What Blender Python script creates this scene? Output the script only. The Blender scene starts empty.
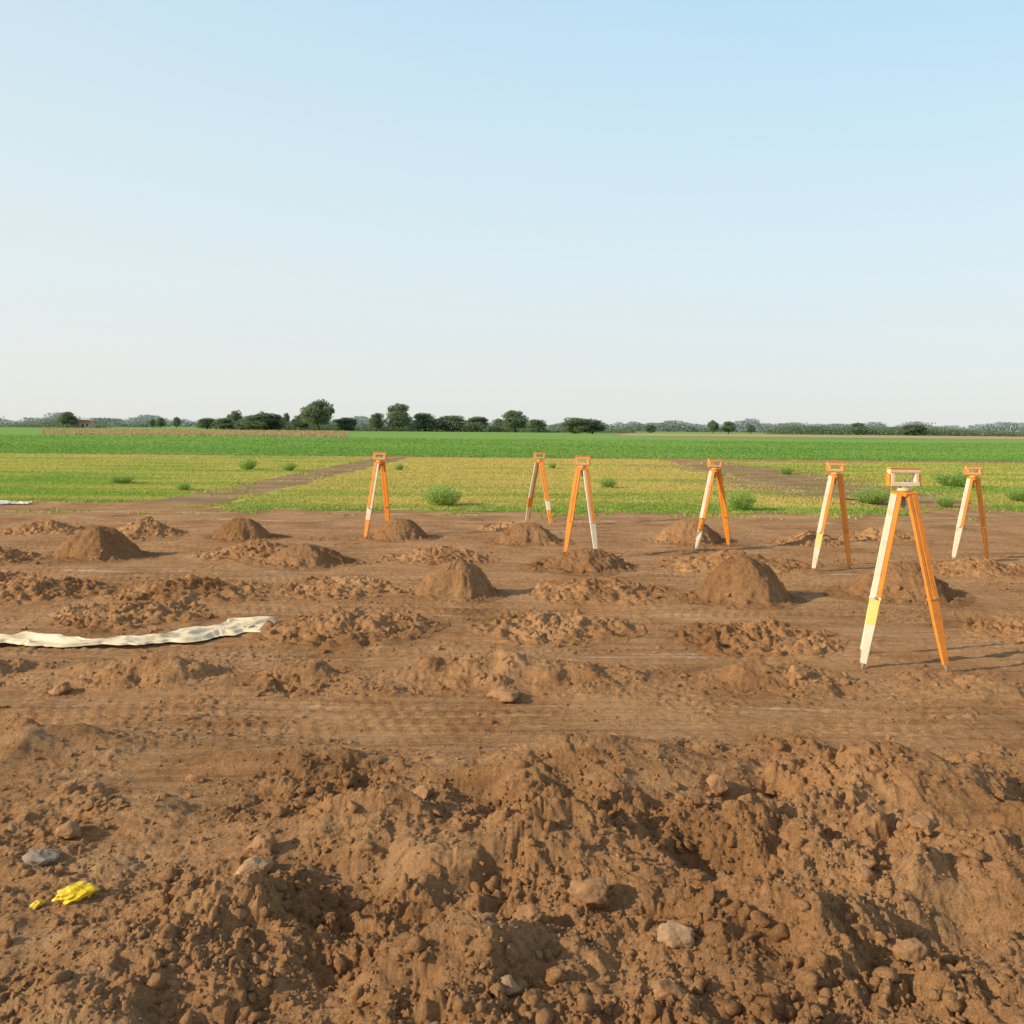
import bpy, math, random
import numpy as np
from mathutils import Vector, Matrix, noise as mnoise

random.seed(7)
scene = bpy.context.scene
COL = scene.collection

# ------------------------------------------------------------------ helpers
def link(o):
    COL.objects.link(o)
    return o

def mesh_obj(name, verts, faces, mats=(), smooth=True, loc=(0, 0, 0), parent=None, mat_idx=None):
    me = bpy.data.meshes.new(name)
    me.from_pydata([tuple(v) for v in verts], [], [tuple(f) for f in faces])
    for m in mats:
        me.materials.append(m)
    if mat_idx is not None:
        me.polygons.foreach_set("material_index", np.array(mat_idx, dtype=np.int32))
    if smooth:
        me.polygons.foreach_set("use_smooth", np.ones(len(me.polygons), dtype=bool))
    me.update()
    o = bpy.data.objects.new(name, me)
    o.location = loc
    link(o)
    if parent:
        o.parent = parent
    return o

def fast_mesh(name, V, F, mat, smooth=True, attrs=None):
    me = bpy.data.meshes.new(name)
    n, (m, k) = len(V), F.shape
    me.vertices.add(n)
    me.vertices.foreach_set("co", np.ascontiguousarray(V, dtype=np.float32).ravel())
    me.loops.add(m * k)
    me.loops.foreach_set("vertex_index", np.ascontiguousarray(F, dtype=np.int32).ravel())
    me.polygons.add(m)
    me.polygons.foreach_set("loop_start", np.arange(0, m * k, k, dtype=np.int32))
    me.polygons.foreach_set("use_smooth", np.full(m, smooth, dtype=bool))
    me.update(calc_edges=True)
    if attrs:
        for an, av in attrs.items():
            if av.ndim == 1:
                a = me.attributes.new(an, 'FLOAT', 'POINT')
                a.data.foreach_set("value", av.astype(np.float32))
            else:
                a = me.attributes.new(an, 'FLOAT_COLOR', 'POINT')
                c = np.ones((n, 4), dtype=np.float32)
                c[:, :3] = av
                a.data.foreach_set("color", c.ravel())
    me.materials.append(mat)
    return me

def top(o, label, category, group=None):
    o["label"] = label
    o["category"] = category
    if group:
        o["group"] = group
    return o

# ------------------------------------------------------------------ numpy noise
def hsh(ix, iy, seed):
    h = (ix.astype(np.int64) * 374761393 + iy.astype(np.int64) * 668265263 + seed * 974634777) & 0xFFFFFFFF
    h = ((h ^ (h >> 13)) * 1274126177) & 0xFFFFFFFF
    h = ((h ^ (h >> 16)) * 2246822519) & 0xFFFFFFFF
    h = h ^ (h >> 15)
    return (h & 0xFFFFFF).astype(np.float64) / 0xFFFFFF

def perlin(x, y, seed=0):
    x0 = np.floor(x); y0 = np.floor(y)
    fx = x - x0; fy = y - y0
    u = fx * fx * fx * (fx * (fx * 6 - 15) + 10)
    v = fy * fy * fy * (fy * (fy * 6 - 15) + 10)
    def g(dx, dy):
        a = hsh(x0 + dx, y0 + dy, seed) * 2 * math.pi
        return np.cos(a) * (fx - dx) + np.sin(a) * (fy - dy)
    a = g(0, 0) * (1 - u) + g(1, 0) * u
    b = g(0, 1) * (1 - u) + g(1, 1) * u
    return (a * (1 - v) + b * v) * 1.4

def fbm(x, y, seed=0, octv=4, gain=0.5):
    s = 0; a = 1.0
    for i in range(octv):
        s = s + a * perlin(x * 2 ** i + 13.7 * i, y * 2 ** i - 7.1 * i, seed + i)
        a *= gain
    return s

def domes(x, y, seed=0, pw=0.7):
    x0 = np.floor(x); y0 = np.floor(y)
    best = np.zeros_like(x)
    for dx in (-1, 0, 1):
        for dy in (-1, 0, 1):
            cx = x0 + dx; cy = y0 + dy
            px = cx + 0.1 + 0.8 * hsh(cx, cy, seed)
            py = cy + 0.1 + 0.8 * hsh(cx, cy, seed + 1)
            r = 0.15 + 0.50 * hsh(cx, cy, seed + 2) ** 1.5
            d2 = ((x - px) ** 2 + (y - py) ** 2) / (r * r)
            best = np.maximum(best, np.clip(1 - d2, 0, 1) ** pw * r)
    return best

def sstep(a, b, x):
    t = np.clip((x - a) / (b - a), 0, 1)
    return t * t * (3 - 2 * t)

# ------------------------------------------------------------------ terrain
HEAPS = [
    (0.55, 5.00, 0.85, 0.34, 0.25), (2.15, 4.75, 0.65, 0.34, 0.25), (1.75, 5.35, 0.5, 0.20, 0.09),
    (-1.2, 5.2, 0.45, 0.20, 0.11), (-2.95, 5.45, 0.6, 0.28, 0.16), (0.30, 4.1, 0.60, 0.28, 0.22),
    (1.15, 3.5, 0.50, 0.28, 0.19), (-1.10, 3.45, 0.42, 0.28, 0.19), (-1.3, 2.95, 0.4, 0.2, 0.11),
    (2.05, 3.9, 0.55, 0.28, 0.20), (-0.15, 3.2, 0.35, 0.2, 0.14), (-0.70, 4.35, 0.40, 0.24, 0.17),
    (3.0, 5.0, 0.5, 0.35, 0.14), (0.5, 2.85, 0.4, 0.25, 0.09), (-1.75, 4.55, 0.35, 0.2, 0.05),
    (1.7, 2.9, 0.5, 0.3, 0.12), (-2.6, 3.3, 0.5, 0.35, 0.03), (1.15, 4.35, 0.35, 0.2, 0.10),
    (-2.75, 7.0, 0.66, 0.24, 0.16), (-1.55, 6.95, 0.44, 0.18, 0.13), (0.08, 7.1, 0.85, 0.26, 0.21),
    (2.05, 7.05, 0.62, 0.22, 0.15), (3.6, 6.75, 0.4, 0.16, 0.07), (-4.3, 7.1, 0.5, 0.22, 0.10),
]
ROWC = [(-2.75, 0.9), (-1.55, 0.55), (0.08, 1.05), (2.05, 0.8), (3.6, 0.5), (-4.3, 0.6), (5.2, 0.6)]
PITS = [(1.36, 4.78, 0.24, 0.20, 0.18), (-0.12, 3.85, 0.26, 0.15, 0.11), (2.85, 4.5, 0.22, 0.22, 0.16),
        (0.95, 4.05, 0.25, 0.2, 0.12), (-0.60, 3.8, 0.18, 0.18, 0.07),
        (0.50, 3.5, 0.22, 0.15, 0.09), (-0.25, 4.75, 0.22, 0.15, 0.08), (-0.62, 3.15, 0.18, 0.2, 0.08), (1.7, 3.45, 0.2, 0.15, 0.08)]

def clodness(x, y):
    wob = perlin(x * 0.55, y * 0.15, 31) * 0.9 + 0.75 * perlin(x * 1.6, y * 0.8, 32) + 0.3 * perlin(x * 4, y * 3, 30)
    lim = 5.42 + wob * 0.85
    lim = lim - 0.50 * np.exp(-((x + 1.9) / 0.6) ** 2)
    fg = 1 - sstep(lim - 0.45, lim + 0.40, y)
    left = 1 - 0.62 * sstep(-1.0, -1.8, x + 0.5 * perlin(x * 0.8, y * 0.8, 33)) * (1 - sstep(5.0, 5.4, y))
    patch = 0.45 + 0.55 * sstep(-0.35, 0.20, perlin(x * 1.05, y * 1.3, 34) + 0.3 * perlin(x * 3, y * 3, 36))
    fg = fg * left * patch
    w2 = 0.20 * perlin(x * 0.6, y * 0.2, 37) + 0.14 * perlin(x * 1.9, y * 0.8, 38)
    row = sstep(6.50, 6.85, y + w2) * (1 - sstep(7.25, 7.60, y + w2))
    gate = np.zeros_like(x)
    for cx, rx in ROWC:
        gate = np.maximum(gate, np.exp(-((x + 0.15 * perlin(x * 2, y * 2, 39) - cx) / rx) ** 4))
    row = row * gate * (0.55 + 0.45 * sstep(-0.25, 0.15, perlin(x * 1.5, y * 1.5, 35)))
    mid = sstep(7.6, 8.1, y) * (1 - sstep(16.5, 19.5, y)) * sstep(0.10, 0.50, perlin(x * 0.55, y * 0.85, 41)) * 0.22
    return np.clip(np.maximum(np.maximum(fg, row), mid), 0, 1)

def ground_height(x, y, fine=True):
    x = np.asarray(x, dtype=np.float64); y = np.asarray(y, dtype=np.float64)
    near = 1 - sstep(18.5, 21.0, y)
    near = near * (1 - sstep(16, 24, np.abs(x)))
    near = near * sstep(-3.0, 1.0, y)
    wx = x + 0.20 * perlin(x * 1.5, y * 1.5, 51) + 0.09 * perlin(x * 4, y * 4, 53)
    wy = y + 0.16 * perlin(x * 1.5, y * 1.5, 52) + 0.09 * perlin(x * 4, y * 4, 54)
    h = 0.022 * fbm(x * 0.45, y * 0.45, 1, 3)
    hp = np.zeros_like(h)
    for (cx, cy, rx, ry, hh) in HEAPS:
        dx = wx - cx
        rxe = np.where(dx < 0, rx * 1.15, rx * 0.72)
        q = (dx / rxe) ** 2 + ((wy - cy) / ry) ** 2
        hp = hp + hh * np.exp(-q * 1.2)
    for (cx, cy, rx, ry, hh) in PITS:
        q = ((wx - cx) / rx) ** 2 + ((wy - cy) / ry) ** 2
        hp = hp - hh * np.exp(-q * 1.6)
    C = clodness(x, y)
    A = C * (1 - 0.35 * sstep(5.8, 6.6, y))
    h = h + hp
    h = h + A * (0.050 * fbm(wx * 1.7, wy * 2.0, 5, 2) + 0.085 * (0.30 - np.abs(perlin(wx * 2.0, wy * 2.9, 9)))
                 + 0.045 * (0.30 - np.abs(perlin(wx * 4.6, wy * 5.2, 10))))
    if fine:
        ux = x + 0.035 * perlin(x * 8, y * 8, 61) + 0.016 * perlin(x * 26, y * 26, 64)
        uy = y + 0.035 * perlin(x * 8, y * 8, 62) + 0.016 * perlin(x * 26, y * 26, 65)
        s1 = sstep(-0.05, 0.35, perlin(x * 1.9, y * 1.9, 63))
        s2 = 0.08 + 0.92 * sstep(-0.15, 0.35, perlin(x * 2.7, y * 2.7, 66))
        s3 = 0.3 + 0.7 * sstep(-0.3, 0.3, perlin(x * 3.9, y * 3.9, 67))
        h = h + A * (0.13 * s1 * domes(ux / 0.32, uy / 0.32, 71)
                     + 0.095 * s2 * domes(ux / 0.15, uy / 0.15, 75, 0.65)
                     + 0.050 * s3 * domes(ux / 0.07, uy / 0.07, 79, 0.62)
                     + 0.024 * domes(ux / 0.034, uy / 0.034, 82, 0.6))
        h = h + A * (0.030 * fbm(wx * 5, wy * 5, 81, 6, 0.64))
        sp = sstep(0.0, 0.45, perlin(x * 1.1, y * 1.1, 83))
        h = h + (1 - C) * (0.020 * domes(ux / 0.06, uy / 0.06, 85) * (0.2 + sp) + 0.006 * fbm(x * 6, y * 6, 87, 4, 0.62))
        yr = y + 0.10 * perlin(x * 0.25, y * 0.2, 91)
        rut = np.exp(-((yr - 6.12) / 0.38) ** 2) + 0.8 * np.exp(-((yr - 7.95) / 0.30) ** 2) + 0.9 * np.exp(-((yr - 9.7) / 0.40) ** 2) + 0.8 * np.exp(-((yr - 11.7) / 0.4) ** 2) + 0.8 * np.exp(-((yr - 14.4) / 0.4) ** 2)
        yl = y + 0.07 * perlin(x * 0.25, y * 0.02, 92)
        tread = (np.sin(yl * 78) + 0.5 * np.sin(x * 55 + 3 * np.floor(yl * 6))) * sstep(-0.45, 0.2, perlin(x * 0.6, yl * 2.2, 95))
        h = h + (1 - C) * rut * (0.026 * perlin(x * 0.35, yl * 6, 93) + 0.0085 * tread)
        h = h + (1 - C) * (0.015 * perlin(x * 0.30, yl * 4.5, 94) + 0.009 * perlin(x * 0.5, yl * 12, 96))
        h = h - 0.02 * rut * (1 - C)
    return h * near

def gh(x, y, fine=True):
    return float(ground_height(np.array([x]), np.array([y]), fine)[0])

def gh_around(x, y, r):
    a = np.linspace(0, 2 * math.pi, 12, endpoint=False)
    xs = np.r_[x, x + r * np.cos(a)]; ysx = np.r_[y, y + r * np.sin(a)]
    return float(np.percentile(ground_height(xs, ysx), 70))

# ------------------------------------------------------------------ materials
def new_mat(name):
    m = bpy.data.materials.new(name)
    m.use_nodes = True
    nt = m.node_tree
    b = nt.nodes["Principled BSDF"]
    return m, nt, b

def N(nt, typ, **kw):
    n = nt.nodes.new(typ)
    for k, v in kw.items():
        setattr(n, k, v)
    return n

def ramp(nt, stops):
    r = nt.nodes.new("ShaderNodeValToRGB")
    e = r.color_ramp.elements
    while len(e) > 1:
        e.remove(e[-1])
    e[0].position, e[0].color = stops[0][0], (*stops[0][1], 1)
    for p, c in stops[1:]:
        q = e.new(p); q.color = (*c, 1)
    return r

def noise_node(nt, vec, scale, detail=4, rough=0.55):
    n = nt.nodes.new("ShaderNodeTexNoise")
    n.inputs["Scale"].default_value = scale
    n.inputs["Detail"].default_value = detail
    n.inputs["Roughness"].default_value = rough
    nt.links.new(vec, n.inputs["Vector"])
    return n

def mixc(nt, fac, a, b, blend='MIX'):
    m = nt.nodes.new("ShaderNodeMix")
    m.data_type = 'RGBA'; m.blend_type = blend
    for s, v in ((m.inputs[0], fac), (m.inputs[6], a), (m.inputs[7], b)):
        if isinstance(v, (int, float)):
            s.default_value = v
        elif isinstance(v, tuple):
            s.default_value = (*v, 1)
        else:
            nt.links.new(v, s)
    return m.outputs[2]

def dirt_material(name, gain=1.0, streaks=True):
    m, nt, b = new_mat(name)
    L = nt.links
    geo = nt.nodes.new("ShaderNodeNewGeometry")
    P = geo.outputs["Position"]
    g = gain
    n1 = noise_node(nt, P, 0.9, 5, 0.62)
    r1 = ramp(nt, [(0.30, (0.29 * g, 0.145 * g, 0.062 * g)), (0.48, (0.45 * g, 0.243 * g, 0.112 * g)),
                   (0.70, (0.58 * g, 0.338 * g, 0.170 * g))])
    L.new(n1.outputs["Fac"], r1.inputs[0])
    n2 = noise_node(nt, P, 22, 6, 0.7)
    r2 = ramp(nt, [(0.30, (0.50, 0.47, 0.45)), (0.52, (1, 1, 1)), (0.72, (1.2, 1.22, 1.25))])
    L.new(n2.outputs["Fac"], r2.inputs[0])
    col = mixc(nt, 0.75, r1.outputs[0], r2.outputs[0], 'MULTIPLY')
    n3 = noise_node(nt, P, 170, 3, 0.7)
    r3 = ramp(nt, [(0.35, (0.64, 0.62, 0.60)), (0.6, (1.08, 1.08, 1.08)), (0.75, (1.5, 1.5, 1.5))])
    L.new(n3.outputs["Fac"], r3.inputs[0])
    col = mixc(nt, 0.8, col, r3.outputs[0], 'MULTIPLY')
    if streaks:
        at = N(nt, "ShaderNodeAttribute", attribute_name="clod")
        inv = N(nt, "ShaderNodeMath", operation='SUBTRACT'); inv.inputs[0].default_value = 0.9
        L.new(at.outputs["Fac"], inv.inputs[1])
        mp = nt.nodes.new("ShaderNodeMapping")
        mp.inputs["Scale"].default_value = (0.45, 5.0, 1.0)
        L.new(P, mp.inputs["Vector"])
        ns = noise_node(nt, mp.outputs[0], 1.6, 8, 0.72)
        rs = ramp(nt, [(0.46, (0, 0, 0)), (0.66, (0.5, 0.5, 0.5)), (0.8, (0.9, 0.9, 0.9))])
        L.new(ns.outputs["Fac"], rs.inputs[0])
        mu = N(nt, "ShaderNodeMath", operation='MULTIPLY', use_clamp=True)
        L.new(rs.outputs[0], mu.inputs[0]); L.new(inv.outputs[0], mu.inputs[1])
        col = mixc(nt, mu.outputs[0], col, (0.60, 0.42, 0.25))
        mp2 = nt.nodes.new("ShaderNodeMapping")
        mp2.inputs["Scale"].default_value = (0.18, 12.0, 1.0)
        L.new(P, mp2.inputs["Vector"])
        ns2 = noise_node(nt, mp2.outputs[0], 1.7, 4, 0.7)
        rs2 = ramp(nt, [(0.34, (0.66, 0.64, 0.62)), (0.48, (1, 1, 1)), (0.62, (1.0, 1.0, 1.0)), (0.68, (1.3, 1.33, 1.36))])
        L.new(ns2.outputs["Fac"], rs2.inputs[0])
        cl2 = N(nt, "ShaderNodeMath", operation='MULTIPLY', use_clamp=True); L.new(inv.outputs[0], cl2.inputs[0]); cl2.inputs[1].default_value = 0.8
        col = mixc(nt, cl2.outputs[0], col, mixc(nt, 1.0, col, rs2.outputs[0], 'MULTIPLY'))
        at2 = N(nt, "ShaderNodeAttribute", attribute_name="chalk")
        col = mixc(nt, at2.outputs["Fac"], col, (0.74, 0.64, 0.53))
    L.new(col, b.inputs["Base Color"])
    b.inputs["Roughness"].default_value = 0.95
    b.inputs["Specular IOR Level"].default_value = 0.10
    nb = noise_node(nt, P, 60, 8, 0.75)
    bp = nt.nodes.new("ShaderNodeBump")
    bp.inputs["Strength"].default_value = 1.0
    bp.inputs["Distance"].default_value = 0.024
    L.new(nb.outputs["Fac"], bp.inputs["Height"])
    L.new(bp.outputs[0], b.inputs["Normal"])
    return m

DIRT = dirt_material("dirt", 1.0, True)
DIRT_MOUND = dirt_material("mound_dirt", 0.76, False)
DIRT_CLOD = dirt_material("clod_dirt", 1.02, False)

def field_material(name, stops, scale=0.25, stretch=(1, 1, 1), fine=6.0, bump=0.05):
    m, nt, b = new_mat(name)
    L = nt.links
    geo = nt.nodes.new("ShaderNodeNewGeometry")
    mp = nt.nodes.new("ShaderNodeMapping"); mp.inputs["Scale"].default_value = stretch
    L.new(geo.outputs["Position"], mp.inputs["Vector"])
    n1 = noise_node(nt, mp.outputs[0], scale, 6, 0.6)
    r = ramp(nt, stops); L.new(n1.outputs["Fac"], r.inputs[0])
    n2 = noise_node(nt, geo.outputs["Position"], fine, 5, 0.7)
    r2 = ramp(nt, [(0.3, (0.84, 0.84, 0.84)), (0.7, (1.14, 1.14, 1.14))]); L.new(n2.outputs["Fac"], r2.inputs[0])
    col = mixc(nt, 0.8, r.outputs[0], r2.outputs[0], 'MULTIPLY')
    L.new(col, b.inputs["Base Color"])
    b.inputs["Roughness"].default_value = 1.0
    b.inputs["Specular IOR Level"].default_value = 0.05
    bp = nt.nodes.new("ShaderNodeBump"); bp.inputs["Strength"].default_value = 0.3; bp.inputs["Distance"].default_value = bump
    L.new(n2.outputs["Fac"], bp.inputs["Height"]); L.new(bp.outputs[0], b.inputs["Normal"])
    return m

YELLOW_FIELD = field_material("stubble_field", [(0.34, (0.30, 0.36, 0.08)), (0.48, (0.46, 0.42, 0.11)), (0.62, (0.58, 0.47, 0.15))], 0.14, (0.7, 2.0, 1))
GREEN_FIELD = field_material("crop_green", [(0.32, (0.18, 0.33, 0.075)), (0.5, (0.21, 0.37, 0.085)), (0.7, (0.28, 0.41, 0.11))], 0.03, (0.6, 2.2, 1), 1.5, 0.03)
TAN_FIELD = field_material("dry_field", [(0.35, (0.36, 0.33, 0.15)), (0.5, (0.48, 0.37, 0.19)), (0.65, (0.55, 0.42, 0.24))], 0.04, (0.6, 2, 1), 1.2)
PATH_MAT = field_material("trodden_soil", [(0.34, (0.22, 0.20, 0.08)), (0.44, (0.28, 0.18, 0.10)), (0.58, (0.36, 0.24, 0.135)), (0.70, (0.36, 0.30, 0.14))], 0.5, (1, 1.4, 1), 8)

def attr_leaf_material(name, attr="tint", trans=0.25, rough=0.8):
    m, nt, b = new_mat(name)
    L = nt.links
    at = N(nt, "ShaderNodeAttribute", attribute_name=attr)
    L.new(at.outputs["Color"], b.inputs["Base Color"])
    b.inputs["Roughness"].default_value = rough
    b.inputs["Specular IOR Level"].default_value = 0.05
    tr = nt.nodes.new("ShaderNodeBsdfTranslucent")
    L.new(at.outputs["Color"], tr.inputs["Color"])
    mx = nt.nodes.new("ShaderNodeMixShader"); mx.inputs[0].default_value = trans
    L.new(b.outputs[0], mx.inputs[1]); L.new(tr.outputs[0], mx.inputs[2])
    L.new(mx.outputs[0], nt.nodes["Material Output"].inputs["Surface"])
    return m

GRASS = attr_leaf_material("grass_blades", trans=0.5)
LEAF = attr_leaf_material("tree_leaves", trans=0.48)

def paint_material(name, col, wear=(0.25, 0.15, 0.08), wear_amt=0.35, rough=0.5):
    m, nt, b = new_mat(name)
    L = nt.links
    tc = nt.nodes.new("ShaderNodeTexCoord")
    n1 = noise_node(nt, tc.outputs["Object"], 9, 6, 0.7)
    r = ramp(nt, [(0.50, (0, 0, 0)), (0.66, (1, 1, 1))]); L.new(n1.outputs["Fac"], r.inputs[0])
    mu = N(nt, "ShaderNodeMath", operation='MULTIPLY'); mu.inputs[1].default_value = wear_amt
    L.new(r.outputs[0], mu.inputs[0])
    n2 = noise_node(nt, tc.outputs["Object"], 3, 3, 0.5)
    r2 = ramp(nt, [(0.3, tuple(c * 0.82 for c in col)), (0.7, col)]); L.new(n2.outputs["Fac"], r2.inputs[0])
    c = mixc(nt, mu.outputs[0], r2.outputs[0], wear)
    L.new(c, b.inputs["Base Color"])
    b.inputs["Roughness"].default_value = rough
    bp = nt.nodes.new("ShaderNodeBump"); bp.inputs["Strength"].default_value = 0.25; bp.inputs["Distance"].default_value = 0.003
    n3 = noise_node(nt, tc.outputs["Object"], 60, 4, 0.6)
    L.new(n3.outputs["Fac"], bp.inputs["Height"]); L.new(bp.outputs[0], b.inputs["Normal"])
    return m

ORANGE = paint_material("orange_paint", (0.90, 0.30, 0.025), (0.45, 0.15, 0.05), 0.5)
WHITE = paint_material("white_paint", (0.82, 0.74, 0.57), (0.75, 0.42, 0.14), 0.6)
YELLOW = paint_material("yellow_paint", (0.84, 0.66, 0.18), (0.82, 0.70, 0.45), 0.75)
STEEL = paint_material("steel", (0.33, 0.32, 0.30), (0.20, 0.12, 0.07), 0.6, 0.4)
PLATE = paint_material("head_paint", (0.88, 0.50, 0.20), (0.85, 0.27, 0.05), 0.7)
CREAM = paint_material("cream_head_paint", (0.90, 0.74, 0.50), (0.88, 0.42, 0.12), 0.75)
def stone_material(name, col):
    m, nt, b = new_mat(name)
    L = nt.links
    geo = nt.nodes.new("ShaderNodeNewGeometry")
    n1 = noise_node(nt, geo.outputs["Position"], 18, 6, 0.65)
    r = ramp(nt, [(0.3, tuple(c * 0.6 for c in col)), (0.55, col), (0.75, tuple(min(c * 1.2, 0.9) for c in col))])
    L.new(n1.outputs["Fac"], r.inputs[0])
    L.new(r.outputs[0], b.inputs["Base Color"]); b.inputs["Roughness"].default_value = 0.95
    b.inputs["Specular IOR Level"].default_value = 0.15
    bp = nt.nodes.new("ShaderNodeBump"); bp.inputs["Strength"].default_value = 0.9; bp.inputs["Distance"].default_value = 0.012
    n2 = noise_node(nt, geo.outputs["Position"], 60, 6, 0.75)
    L.new(n2.outputs["Fac"], bp.inputs["Height"]); L.new(bp.outputs[0], b.inputs["Normal"])
    return m
STONE_GREY = stone_material("grey_stone", (0.38, 0.31, 0.24))
STONE_TAN = stone_material("tan_stone", (0.50, 0.32, 0.185))
STONE_BROWN = stone_material("brown_stone", (0.42, 0.235, 0.12))
BARK = stone_material("bark", (0.10, 0.075, 0.05))

# ------------------------------------------------------------------ ground sheet
ys = [-30, -12, -6, -3, -1.5, -0.5, 0.3, 0.9, 1.4]
y = 1.75
while y < 22.0:
    ys.append(y)
    y += max(0.0060, 0.0018 * y) if y < 7.8 else 0.0030 * y
ys += list(np.geomspace(22.3, 4500, 60))
ys = np.array(ys)
nu = 1100
u = np.linspace(-1, 1, nu)
ext = np.array([1.03, 1.08, 1.16, 1.3, 1.6, 2.2, 3.5])
U = np.concatenate([-ext[::-1], u, ext])
W = 0.66 * np.maximum(ys, 1.6) + 0.25
extra = np.clip(np.abs(U) - 1, 0, None)
X = np.sign(U)[None, :] * (np.minimum(np.abs(U), 1)[None, :] * W[:, None] + extra[None, :] * (W[:, None] * 0.6 + 14))
Y = np.repeat(ys[:, None], len(U), axis=1)
Z = ground_height(X.ravel(), Y.ravel()).reshape(X.shape)
nr, nc = X.shape
V = np.stack([X.ravel(), Y.ravel(), Z.ravel()], axis=1)
idx = np.arange(nr * nc).reshape(nr, nc)
F = np.stack([idx[:-1, :-1].ravel(), idx[:-1, 1:].ravel(), idx[1:, 1:].ravel(), idx[1:, :-1].ravel()], axis=1)
Cl = clodness(V[:, 0], V[:, 1])
xx, yy = V[:, 0], V[:, 1]
chalk = np.zeros(len(V))
for (y0, x0, x1, wdt, slope) in [(5.98, -0.6, 2.6, 0.016, 0.02), (7.75, 0.3, 6.0, 0.02, 0.06), (12.0, -8, 8, 0.03, 0.03), (8.05, -2.0, 3.0, 0.02, -0.02),
                                 (9.6, -4.5, 5.0, 0.025, -0.03), (18.8, -10, 14, 0.12, 0.02), (17.2, -12, 14, 0.07, -0.015), (20.3, -12, 14, 0.15, 0.01), (6.35, -3.5, 3.5, 0.012, 0.01)]:
    yc = y0 + slope * (xx - x0) + 0.06 * perlin(xx * 0.6, xx * 0 + y0, 101) + 0.01 * perlin(xx * 6, xx * 0 + y0, 102)
    br = sstep(-0.15, 0.4, perlin(xx * 1.7, yy * 6, 103)) * (0.4 + 0.6 * sstep(-.3, .3, perlin(xx * 14, yy * 30, 104)))
    chalk = np.maximum(chalk, np.exp(-((yy - yc) / wdt) ** 2) * br * sstep(x0, x0 + .5, xx) * (1 - sstep(x1 - .5, x1, xx)))
ground = bpy.data.objects.new("ground", fast_mesh("ground", V, F, DIRT, True, {"clod": Cl, "chalk": chalk * 0.6}))
ground["kind"] = "structure"
link(ground)

# ------------------------------------------------------------------ fields as sheets
def field_sheet(name, x0f, x1f, y0, y1, z, mat, rag=0.3, ny=60, nx=120, seed=0, fq=0.7):
    vy = np.geomspace(y0, y1, ny)
    A = np.zeros((ny, nx, 3))
    for j, yv in enumerate(vy):
        xa = x0f(yv) + rag * float(fbm(np.array([yv * fq]), np.array([3.3]), seed + 1, 2)[0])
        xb = x1f(yv) + rag * float(fbm(np.array([yv * fq]), np.array([8.3]), seed + 2, 2)[0])
        s = np.linspace(0, 1, nx)
        A[j, :, 0] = xa + (xb - xa) * s
        A[j, :, 1] = yv
    edge = np.zeros((ny,)); edge[0] = 1
    A[:, :, 1] += edge[:, None] * rag * 1.2 * fbm(A[:, :, 0] * 0.6, A[:, :, 0] * 0 + 5, seed + 3, 3)
    A[:, :, 2] = z
    id2 = np.arange(ny * nx).reshape(ny, nx)
    FF = np.stack([id2[:-1, :-1].ravel(), id2[:-1, 1:].ravel(), id2[1:, 1:].ravel(), id2[1:, :-1].ravel()], axis=1)
    o = bpy.data.objects.new(name, fast_mesh(name, A.reshape(-1, 3), FF, mat))
    o["kind"] = "structure"
    return link(o)

field_sheet("grass_field", lambda v: -(0.75 * v + 12), lambda v: -9.4 + (v - 23) * 0.02, 23.5, 58.5, 0.006, YELLOW_FIELD, seed=11)
field_sheet("grass_field", lambda v: -7.3 + (v - 23) * 0.02, lambda v: 9.2, 21.4, 58.5, 0.006, YELLOW_FIELD, seed=21)
field_sheet("grass_field", lambda v: 13.6, lambda v: 0.75 * v + 14, 22.8, 56, 0.006, YELLOW_FIELD, seed=31)
field_sheet("dirt_path", lambda v: -9.9 + (v - 23) * 0.02, lambda v: -6.9 + (v - 23) * 0.02, 22.8, 58, 0.003, PATH_MAT, seed=71)
field_sheet("bare_patch", lambda v: 7.8 + 1.0 * math.sin(v * 0.35), lambda v: 14.2 + 0.8 * math.sin(v * 0.5 + 1), 25.5, 50, 0.011, PATH_MAT, rag=1.4, seed=73, fq=0.3)
field_sheet("green_field", lambda v: -(0.8 * v + 20), lambda v: 0.8 * v + 20, 60.5, 1500, 0.01, GREEN_FIELD, seed=41)
field_sheet("dry_field", lambda v: -0.50 * v, lambda v: -0.20 * v, 175, 340, 0.05, TAN_FIELD, rag=6, seed=51, fq=0.04)
field_sheet("dry_field", lambda v: 0.12 * v, lambda v: 0.75 * v, 250, 420, 0.05, TAN_FIELD, rag=6, seed=61, fq=0.04)

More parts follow.
